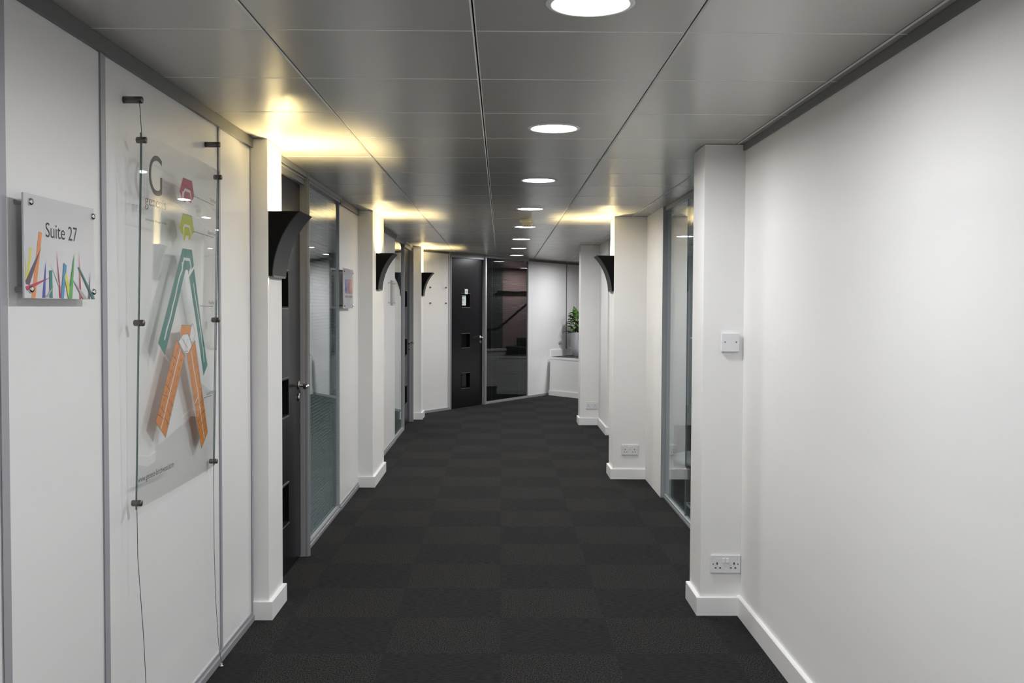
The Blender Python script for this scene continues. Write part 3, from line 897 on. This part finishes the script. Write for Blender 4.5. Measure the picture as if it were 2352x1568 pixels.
# map board ------------------------------------------------------------
def map_board():
    ox, oz = 3.127, 0.848
    W, H = 0.885, 1.176
    # board leans: top 55 mm from the wall, bottom 30 mm
    def yb(z): return -(0.034 + 0.025 * z / H)          # z measured from board bottom
    def bow(x): return -(0.027 * x - 0.0427 * x * x)    # the hung sheet bows gently towards the corridor
    def ys(k): return lambda x, z: yb(z) + bow(x) + t * 0.9 - 0.00025 * k      # printed just under the back of the sheet
    r = fempty('map_board', LEFT, ox, 0, oz); tag(r, 'tall clear acrylic site map board hung on steel cables at left', 'sign')
    mb = MB(); t = 0.005
    bm = mb.bm; n = 32; m_ = 8
    for off in (0.0, t):
        g = [[bm.verts.new((W * i / n, yb(H * j / m_) + bow(W * i / n) + off, H * j / m_)) for i in range(n + 1)] for j in range(m_ + 1)]
        for j in range(m_):
            for i in range(n):
                q = [g[j][i], g[j][i + 1], g[j + 1][i + 1], g[j + 1][i]]
                f = bm.faces.new(q if off == 0 else q[::-1]); f.smooth = True
    for i in range(n):
        for z in (0.0, H):
            x0_, x1_ = W * i / n, W * (i + 1) / n
            v = [bm.verts.new(p) for p in ((x0_, yb(z) + bow(x0_), z), (x1_, yb(z) + bow(x1_), z), (x1_, yb(z) + bow(x1_) + t, z), (x0_, yb(z) + bow(x0_) + t, z))]
            bm.faces.new(v if z > 0 else v[::-1])
    mb.build('acrylic_sheet', 'acrylic', r)
    # polished edges
    for x in (-0.0006, W + 0.0001):
        MB().prism([(yb(0) + bow(x) - 0.0001, 0), (yb(0) + bow(x) + t, 0), (yb(H) + bow(x) + t, H), (yb(H) + bow(x) - 0.0001, H)], 'x', x, x + 0.0005).build('sheet_edge', 'acrylic_edge', r)
    def P(pts): return [(x - ox, z - oz) for x, z in pts]
    def shape(name, mat, pts, k=0, label=None):
        mb = MB(); flat(mb, P(pts), ys(k)); bmesh.ops.triangulate(mb.bm, faces=mb.bm.faces)
        o = mb.build(name, mat, r)
        if label: tag(o, label)
        return o
    def spline(p, m=5):
        out = []
        for i in range(len(p) - 1):
            a, b, c, d = p[max(i - 1, 0)], p[i], p[i + 1], p[min(i + 2, len(p) - 1)]
            for j in range(m):
                u = j / m
                out.append(tuple(0.5 * (2 * b[k] + (c[k] - a[k]) * u + (2 * a[k] - 5 * b[k] + 4 * c[k] - d[k]) * u * u + (3 * b[k] - a[k] - 3 * c[k] + d[k]) * u ** 3) for k in (0, 1)))
        return out + [p[-1]]
    G = [(3.316, 1.962), (3.294, 1.97), (3.276, 1.973), (3.259, 1.972), (3.242, 1.968), (3.229, 1.961), (3.214, 1.948), (3.205, 1.93), (3.202, 1.91), (3.204, 1.891), (3.211, 1.875), (3.224, 1.862), (3.244, 1.849), (3.264, 1.845), (3.284, 1.845), (3.305, 1.848), (3.322, 1.854), (3.322, 1.909), (3.302, 1.907), (3.303, 1.869), (3.292, 1.863), (3.278, 1.861), (3.261, 1.862), (3.246, 1.867), (3.235, 1.876), (3.226, 1.888), (3.221, 1.907), (3.223, 1.927), (3.231, 1.942), (3.246, 1.952), (3.263, 1.956), (3.277, 1.957), (3.295, 1.953), (3.315, 1.945)]
    G = spline(G[:17]) + spline(G[17:19], 1) + spline(G[19:])
    shape('logo_letter', 'ink_black', G, 0, 'large dark letter G')
    # genesis wordmark, drawn with a broad nib
    mb = MB(); xh = 0.0205; bz = 1.8075 - oz
    def word(letters, x):
        for ch in letters:
            if ch == 'g':
                nib(mb, [(x + a * xh, bz + b * xh) for a, b in arc(.42, .68, .30, .30, 0, 360, 18)], 0.0042, 0.0010, ys(0))
                nib(mb, [(x + a * xh, bz + b * xh) for a, b in [(.22, .44), (.14, .24), (.24, .10), (.62, .04), (.86, -.14), (.84, -.42), (.62, -.66), (.36, -.70), (.10, -.56), (.06, -.34), (.24, -.10)]], 0.0042, 0.0012, ys(0))
                nib(mb, [(x + .66 * xh, bz + .88 * xh), (x + .94 * xh, bz + 1.0 * xh)], 0.0030, 0.0018, ys(0)); x += 1.12 * xh
            elif ch == 'e':
                nib(mb, [(x + a * xh, bz + b * xh) for a, b in [(.14, .56), (.80, .56)] + arc(.45, .5, .37, .50, 8, 320, 18)[1:]], 0.0042, 0.0010, ys(0)); x += 1.02 * xh
            elif ch == 'n':
                nib(mb, [(x + .24 * xh, bz), (x + .24 * xh, bz + .96 * xh)], 0.0042, 0.001, ys(0))
                nib(mb, [(x + a * xh, bz + b * xh) for a, b in [(.24, .70), (.40, .92), (.62, .98), (.80, .84), (.84, .62), (.84, 0)]], 0.0040, 0.001, ys(0))
                for c in (.24, .84): nib(mb, [(x + (c - .17) * xh, bz + 0.0006), (x + (c + .17) * xh, bz + 0.0006)], 0.001, 0.0012, ys(0))
                nib(mb, [(x + .04 * xh, bz + .93 * xh), (x + .26 * xh, bz + .97 * xh)], 0.001, 0.0012, ys(0)); x += 1.22 * xh
            elif ch == 's':
                nib(mb, [(x + a * xh, bz + b * xh) for a, b in [(.70, .72), (.66, .92), (.40, 1.0), (.16, .86), (.16, .66), (.40, .52), (.66, .38), (.72, .20), (.56, .02), (.32, 0), (.10, .10), (.08, .30)]], 0.0036, 0.0012, ys(0)); x += .90 * xh
            elif ch == 'i':
                nib(mb, [(x + .28 * xh, bz), (x + .28 * xh, bz + .96 * xh)], 0.0042, 0.001, ys(0))
                nib(mb, [(x + .10 * xh, bz + 0.0006), (x + .46 * xh, bz + 0.0006)], 0.001, 0.0012, ys(0))
                nib(mb, [(x + .08 * xh, bz + .93 * xh), (x + .28 * xh, bz + .97 * xh)], 0.001, 0.0012, ys(0))
                nib(mb, [(x + .26 * xh, bz + 1.28 * xh), (x + .27 * xh, bz + 1.28 * xh)], 0.0034, 0.0030, ys(0)); x += .56 * xh
        return x
    xe = word('genesis', 0.0)
    # fit horizontally to the measured word width
    k = (3.367 - 3.178) / xe
    for v in mb.bm.verts: v.co.x = (3.178 - ox) + v.co.x * k
    mb.build('lettering', 'ink_black', r)
    text_mesh('lettering', 'Birchwood Park, Warrington WA3 7BN', 'ink_black', r, 3.180 - ox, 3.366 - ox, 1.7555 - oz, 1.7650 - oz, ys(0), 0.006)
    # floor plans
    shape('floor_plan', 'print_crimson', [(3.533, 1.937), (3.638, 1.937), (3.668, 1.887), (3.645, 1.871), (3.636, 1.857), (3.622, 1.86), (3.58, 1.861), (3.563, 1.854), (3.548, 1.854), (3.526, 1.858), (3.515, 1.874), (3.496, 1.884)], 0, 'crimson top floor plan')
    shape('floor_plan', 'print_lime', [(3.535, 1.812), (3.643, 1.812), (3.673, 1.759), (3.652, 1.747), (3.632, 1.731), (3.614, 1.723), (3.607, 1.727), (3.609, 1.738), (3.579, 1.738), (3.573, 1.731), (3.56, 1.715), (3.548, 1.723), (3.552, 1.736), (3.525, 1.742), (3.501, 1.758)], 0, 'lime second floor plan')
    shape('floor_plan', 'print_teal', [(3.539, 1.689), (3.648, 1.69), (3.677, 1.634), (3.613, 1.601), (3.606, 1.616), (3.578, 1.616), (3.449, 1.431), (3.368, 1.322), (3.304, 1.365), (3.354, 1.433)], 0, 'teal left wing and head of the first floor plan')
    shape('floor_plan', 'print_teal', [(3.68, 1.623), (3.621, 1.592), (3.719, 1.427), (3.832, 1.221), (3.889, 1.258), (3.782, 1.426)], 0, 'teal right wing of the first floor plan')
    shape('floor_plan', 'print_orange', [(3.54, 1.42), (3.661, 1.416), (3.64, 1.375), (3.621, 1.387), (3.561, 1.388), (3.547, 1.373), (3.527, 1.389)], 0, 'orange head of the ground floor plan')
    shape('floor_plan', 'print_orange', [(3.487, 1.372), (3.534, 1.336), (3.582, 1.31), (3.387, 1.041), (3.29, 1.106)], 0, 'orange left wing of the ground floor plan')
    shape('floor_plan', 'print_orange', [(3.706, 1.361), (3.67, 1.341), (3.61, 1.31), (3.816, 0.943), (3.906, 0.995)], 0, 'orange right wing of the ground floor plan')
    # pale corridors on the plans
    mb = MB(); strip(mb, P([(3.540, 1.858), (3.542, 1.885), (3.557, 1.898), (3.617, 1.897), (3.638, 1.863)]), 0.009, ys(1)); mb.build('corridor_strip', 'print_pale', r)
    mb = MB(); strip(mb, P([(3.536, 1.862), (3.536, 1.884)]), 0.018, ys(1)); mb.build('corridor_strip', 'print_pale', r)
    mb = MB(); strip(mb, P([(3.545, 1.738), (3.546, 1.761), (3.557, 1.772), (3.617, 1.772), (3.640, 1.742)]), 0.009, ys(1)); mb.build('corridor_strip', 'print_pale', r)
    mb = MB(); strip(mb, P([(3.539, 1.639), (3.541, 1.616), (3.512, 1.589), (3.484, 1.55), (3.469, 1.521), (3.445, 1.489), (3.421, 1.451), (3.386, 1.408), (3.365, 1.376)]), 0.011, ys(1)); mb.build('corridor_strip', 'print_pale', r)
    mb = MB(); strip(mb, P([(3.54, 1.624), (3.556, 1.654), (3.626, 1.654), (3.644, 1.624), (3.617, 1.606)]), 0.010, ys(1)); mb.build('corridor_strip', 'print_pale', r)
    mb = MB(); strip(mb, P([(3.675, 1.57), (3.695, 1.532), (3.719, 1.494), (3.752, 1.444), (3.787, 1.382), (3.819, 1.324), (3.836, 1.275)]), 0.009, ys(1)); mb.build('corridor_strip', 'print_pale', r)
    mb = MB(); strip(mb, P([(3.531, 1.334), (3.363, 1.107), (3.343, 1.079)]), 0.008, ys(1)); mb.build('corridor_strip', 'print_pale', r)
    mb = MB(); strip(mb, P([(3.659, 1.321), (3.754, 1.163), (3.854, 0.979)]), 0.008, ys(1)); mb.build('corridor_strip', 'print_pale', r)
    mb = MB(); strip(mb, P([(3.718, 1.125), (3.753, 1.145)]), 0.006, ys(1)); mb.build('corridor_strip', 'print_pale', r)
    shape('core_plan', 'print_white', [(3.561, 1.387), (3.616, 1.387), (3.67, 1.343), (3.655, 1.332), (3.62, 1.316), (3.579, 1.32), (3.509, 1.362)], 1, 'white central core of the ground floor plan')
    shape('core_plan', 'print_white', [(3.661, 1.416), (3.677, 1.424), (3.711, 1.381), (3.67, 1.353), (3.64, 1.375)], 1, 'white side core of the ground floor plan')
    # fine black line work
    lw = 0.0017
    lines = [[(3.445, 1.318), (3.492, 1.297)], [(3.415, 1.271), (3.462, 1.247)], [(3.381, 1.225), (3.427, 1.197)], [(3.351, 1.192), (3.41, 1.177)], [(3.327, 1.155), (3.376, 1.126)], [(3.31, 1.129), (3.368, 1.106)], [(3.419, 1.167), (3.462, 1.14)], [(3.398, 1.139), (3.444, 1.11)], [(3.377, 1.11), (3.423, 1.082)], [(3.689, 1.29), (3.725, 1.308)], [(3.706, 1.256), (3.748, 1.28)], [(3.724, 1.222), (3.772, 1.245)], [(3.757, 1.116), (3.846, 1.131)], [(3.775, 1.07), (3.865, 1.088)], [(3.794, 1.034), (3.879, 1.052)], [(3.807, 1.002), (3.893, 1.016)],
             [(3.29, 1.106), (3.387, 1.041), (3.582, 1.31), (3.534, 1.336), (3.487, 1.372), (3.29, 1.106)], [(3.706, 1.361), (3.67, 1.341), (3.61, 1.31), (3.816, 0.943), (3.906, 0.995), (3.706, 1.361)],
             [(3.54, 1.42), (3.661, 1.416)], [(3.561, 1.387), (3.616, 1.387), (3.67, 1.343), (3.62, 1.316), (3.579, 1.32), (3.509, 1.362), (3.561, 1.387)], [(3.661, 1.416), (3.677, 1.424), (3.711, 1.381), (3.67, 1.353)],
             [(3.565, 1.37), (3.59, 1.345), (3.585, 1.322)], [(3.615, 1.37), (3.595, 1.345), (3.61, 1.322)], [(3.54, 1.375), (3.62, 1.335)], [(3.575, 1.325), (3.62, 1.325)],
             [(3.533, 1.937), (3.638, 1.937), (3.668, 1.887), (3.645, 1.871)], [(3.535, 1.812), (3.643, 1.812), (3.673, 1.759), (3.652, 1.747)], [(3.539, 1.689), (3.648, 1.69), (3.677, 1.634)], [(3.304, 1.365), (3.354, 1.433), (3.539, 1.689)], [(3.782, 1.426), (3.68, 1.623)]]
    for l in lines:
        mb = MB(); strip(mb, P(l), lw, ys(2)); mb.build('plan_line', 'line_grey', r)
    for l in ([(3.668, 1.887), (3.947, 1.882)], [(3.673, 1.759), (3.954, 1.756)], [(3.765, 1.488), (3.957, 1.486)], [(3.842, 1.135), (3.964, 1.134)]):
        mb = MB(); strip(mb, P(l), 0.0022, ys(0)); mb.build('leader_line', 'line_grey', r)
    for s, x0, z0 in (('Third Floor', 3.886, 1.890), ('Second Floor', 3.866, 1.764), ('First Floor', 3.896, 1.494), ('Ground Floor', 3.882, 1.1405)):
        text_mesh('lettering', s, 'ink_black', r, x0 - ox, 3.985 - ox, z0 - oz, z0 + 0.014 - oz, ys(0), 0.004)
    # suite numbers scattered over the wings
    for (ax, az, bx, bz_, n) in ((3.505, 1.345, 3.325, 1.115, 10), (3.553, 1.312, 3.392, 1.072, 8), (3.700, 1.335, 3.880, 1.010, 11), (3.635, 1.300, 3.815, 0.975, 10), (3.517, 1.625, 3.336, 1.38, 9), (3.537, 1.585, 3.382, 1.362, 8)):
        mb = MB()
        for i in range(n):
            t_ = (i + .5) / n; x_, z_ = ax + (bx - ax) * t_, az + (bz_ - az) * t_
            strip(mb, P([(x_ - .004, z_ - .004), (x_ + .004, z_ + .003)]), 0.0035, ys(2))
        o = mb.build('suite_numbers', 'line_grey', r); o['kind'] = 'stuff'
    text_mesh('lettering', 'www.genesis-birchwood.com', 'ink_black', r, 3.145 - ox, 3.478 - ox, 0.9215 - oz, 0.9480 - oz, ys(0), 0.003)
    # cable clamps: short cylinders gripping the sheet edges from the cables
    for x, z in ((3.133, 2.001), (3.133, 1.434), (3.133, 0.868), (4.000, 1.998), (4.000, 1.432), (4.000, 0.866)):
        zz = z - oz; y_ = yb(zz) + bow(x - ox)
        c = MB().lathe([(0.0, y_ - 0.013), (0.009, y_ - 0.013), (0.010, y_ - 0.011), (0.010, y_ + 0.016), (0.009, y_ + 0.018), (0.0, y_ + 0.018)], 20, 'y', (x - ox, 0, zz))
        c.build('clamp', 'steel_brushed', r)
    # wall brackets, cables and floor stud
    for x, z in ((3.135, 2.125), (3.99, 2.125)):
        MB().lathe([(0.011, -0.0003), (0.011, -0.058), (0.009, -0.060), (0.0, -0.060)], 20, 'y', (x - ox, 0, z - oz)).build('wall_bracket', 'steel_brushed', r)
    c = MB().tube([(3.128 - ox, -0.052, 2.125 - oz), (3.126 - ox, yb(H) - 0.001, 2.001 - oz), (3.126 - ox, yb(0.6), 1.43 - oz), (3.126 - ox, yb(0.02), 0.868 - oz),
                   (3.125 - ox, -0.036, 0.70 - oz), (3.125 - ox, -0.052, 0.45 - oz), (3.125 - ox, -0.062, 0.22 - oz), (3.125 - ox, -0.070, 0.012 - oz)], 0.0011, 6)
    c.build('steel_cable', 'cable_steel', r)
    c = MB().tube([(3.985 - ox, -0.052, 2.125 - oz), (3.975 - ox, yb(H) + 0.008, 1.998 - oz), (3.978 - ox, yb(0.6) + 0.008, 1.43 - oz), (3.985 - ox, yb(0.02) + 0.008, 0.866 - oz),
                   (3.978 - ox, -0.030, 0.70 - oz), (3.985 - ox, -0.028, 0.50 - oz), (4.01 - ox, -0.026, 0.30 - oz), (4.05 - ox, -0.024, 0.12 - oz), (4.088 - ox, -0.026, 0.012 - oz)], 0.0011, 6)
    c.build('steel_cable', 'cable_steel', r)
    for x, yy in ((3.125, -0.070), (4.088, -0.026)):
        MB().lathe([(0.008, 0.0005), (0.008, 0.006), (0.004, 0.008), (0.0035, 0.016), (0.0, 0.016)], 16, 'z', (x - ox, yy, -oz)).build('floor_stud', 'chrome', r)
map_board()

# ================================================================== PLANT
def plant():
    c = Vector((1.375, 17.20)); z0 = zt + 0.006
    r = empty('potted_plant', (c.x, c.y, z0), 0.2); tag(r, 'leafy green plant in a tapered grey pot on the white ledge', 'potted plant')
    mb = MB(); bm = mb.bm
    def ring(h, z, n=40, p=5.0):
        out = []
        for k in range(n):
            a = 2 * math.pi * k / n
            q = (abs(math.cos(a)) ** p + abs(math.sin(a)) ** p) ** (-1 / p)
            out.append(bm.verts.new((h * q * math.cos(a), h * q * math.sin(a), z)))
        return out
    prof = [(0.125, 0.0), (0.130, 0.004), (0.150, 0.14), (0.166, 0.28), (0.176, 0.40), (0.177, 0.408), (0.168, 0.408), (0.166, 0.395), (0.160, 0.36)]
    rs = [ring(h, z) for h, z in prof]
    for a, b in zip(rs, rs[1:]):
        for k in range(len(a)):
            f = bm.faces.new([a[k], a[(k + 1) % len(a)], b[(k + 1) % len(a)], b[k]]); f.smooth = True
    bm.faces.new(rs[0][::-1])
    bmesh.ops.recalc_face_normals(bm, faces=bm.faces)
    mb.build('pot', 'pot_grey', r)
    mb = MB(); bm = mb.bm
    rr = ring(0.161, 0.372); bm.faces.new(rr); mb.build('soil', 'soil', r)
    rnd = random.Random(11)
    leaves = MB(); stems = MB(); bm = leaves.bm
    def leaf(base, dirv, length, width, droop, roll):
        d = dirv.normalized(); side = d.cross(Vector((0, 0, 1)))
        if side.length < 0.1: side = Vector((1, 0, 0))
        side.normalize(); side = (Matrix.Rotation(roll, 3, d) @ side)
        n = 9; rows = []
        p = base.copy(); dd = d.copy()
        for i in range(n + 1):
            t = i / n
            w = width * (math.sin(math.pi * min(1, t ** 0.8 * 1.0)) ** 0.8 if 0 < t < 1 else 0.02)
            up = side.cross(dd).normalized()
            fold = 0.22 * w
            rows.append((p - side * w / 2 + up * fold, p.copy(), p + side * w / 2 + up * fold))
            dd = (dd - Vector((0, 0, 1)) * droop / n).normalized()
            p = p + dd * (length / n)
        V = [[bm.verts.new(q) for q in row] for row in rows]
        for a, b in zip(V, V[1:]):
            for k in range(2):
                f = bm.faces.new([a[k], a[k + 1], b[k + 1], b[k]]); f.smooth = True
    for i in range(74):
        a = rnd.uniform(0, 2 * math.pi); h = rnd.uniform(0.02, 0.34) ** 1.0
        lean = rnd.uniform(0.25, 0.9) * (1 - h * 1.2)
        foot = Vector((math.cos(a), math.sin(a), 0)) * rnd.uniform(0.01, 0.07) + Vector((0, 0, 0.372))
        tip = foot + Vector((math.cos(a) * lean * 0.16, math.sin(a) * lean * 0.16, h))
        mid = (foot + tip) / 2 + Vector((0, 0, 0.02))
        stems.tube([foot, mid, tip], 0.0035, 6)
        dv = Vector((math.cos(a) * (0.4 + lean), math.sin(a) * (0.4 + lean), rnd.uniform(0.25, 0.9)))
        leaf(tip, dv, rnd.uniform(0.10, 0.17), rnd.uniform(0.055, 0.08), rnd.uniform(0.4, 1.6), rnd.uniform(-0.5, 0.5))
    # tall upright leaf
    for base, dv, ln_, w in ((Vector((-0.07, -0.02, 0.62)), Vector((-0.28, -0.05, 1)), 0.25, 0.11), (Vector((0.0, 0.0, 0.60)), Vector((0.15, -0.1, 1)), 0.24, 0.09)):
        stems.tube([Vector((0, 0, 0.372)), base], 0.004, 6); leaf(base, dv, ln_, w, 0.25, 1.2)
    stems.build('stems', 'stem_green', r)
    leaves.build('foliage', 'leaf_green', r)
plant()

# ================================================================== office behind the right glass
tb = empty('low_round_table', (1.86, 8.10, 0)); tag(tb, 'low white round table behind the right glass wall', 'table')
MB().lathe([(0.0, 0.235), (0.44, 0.235), (0.455, 0.245), (0.455, 0.262), (0.445, 0.27), (0.0, 0.27)], 64).build('table_top', 'table_white', tb)
MB().lathe([(0.30, 0.0), (0.30, 0.012), (0.05, 0.03), (0.04, 0.235), (0.0, 0.235)], 40).build('pedestal', 'aluminium', tb)
fb = empty('floor_box', (1.40, 7.35, 0.0)); tag(fb, 'metal framed floor socket box in the carpet behind the right glass', 'floor box')
MB().box(0, 0.26, 0, 0.02, 0.0, 0.006).box(0, 0.26, 0.20, 0.22, 0.0, 0.006).box(0, 0.02, 0.02, 0.20, 0.0, 0.006).box(0.24, 0.26, 0.02, 0.20, 0.0, 0.006).build('frame', 'aluminium', fb)
MB().box(0.02, 0.24, 0.02, 0.20, 0.0, 0.004).build('lid', 'ledge_carpet', fb)
tbox('wall_office_right', 'office_wall', 4.0, 4.1, 4.0, 12.59, 0, HC, label='pale back wall of the office behind the right glass')
tbox('wall_office_near', 'office_wall', XR + 0.2, 4.0, 4.0, 4.1, 0, HC, label='pale near wall of the office behind the right glass')
tbox('wall_office_left', 'office_wall', -3.6, -3.5, 4.0, 14.0, 0, HC, label='dim back wall of the offices behind the left blinds')

# ================================================================== camera
def make_camera():
    yaw, pitch, roll = math.radians(0.6075), math.radians(1.9929), 0.0045
    f = Vector((math.sin(yaw) * math.cos(pitch), math.cos(yaw) * math.cos(pitch), -math.sin(pitch)))
    rgt = Vector((math.cos(yaw), -math.sin(yaw), 0)); up = rgt.cross(f)
    r2 = rgt * math.cos(roll) + up * math.sin(roll); u2 = -rgt * math.sin(roll) + up * math.cos(roll)
    cam = bpy.data.cameras.new('camera'); o = bpy.data.objects.new('camera', cam)
    COL.objects.link(o)
    M = Matrix((r2, u2, -f)).transposed().to_4x4(); M.translation = (0, 0, EYE)
    o.matrix_world = M
    cam.sensor_fit = 'HORIZONTAL'; cam.sensor_width = 36.0
    cam.lens = 36.0 * 2296.0 / 2352.0
    cam.clip_start = 0.02; cam.clip_end = 100
    scene.camera = o
make_camera()

# ================================================================== world and view
w = bpy.data.worlds.new('world'); scene.world = w; w.use_nodes = True
w.node_tree.nodes['Background'].inputs['Color'].default_value = (0.5, 0.5, 0.52, 1)
w.node_tree.nodes['Background'].inputs['Strength'].default_value = 0.02
vs = scene.view_settings
scene.display_settings.display_device = 'sRGB'
vs.view_transform = 'Standard'; vs.look = 'None'; vs.exposure = 2.0; vs.gamma = 1.0; vs.use_curve_mapping = False
cy = scene.cycles
cy.max_bounces = 12; cy.diffuse_bounces = 6; cy.glossy_bounces = 6; cy.transmission_bounces = 8; cy.transparent_max_bounces = 24
cy.sample_clamp_indirect = 6.0
cy.use_denoising = True
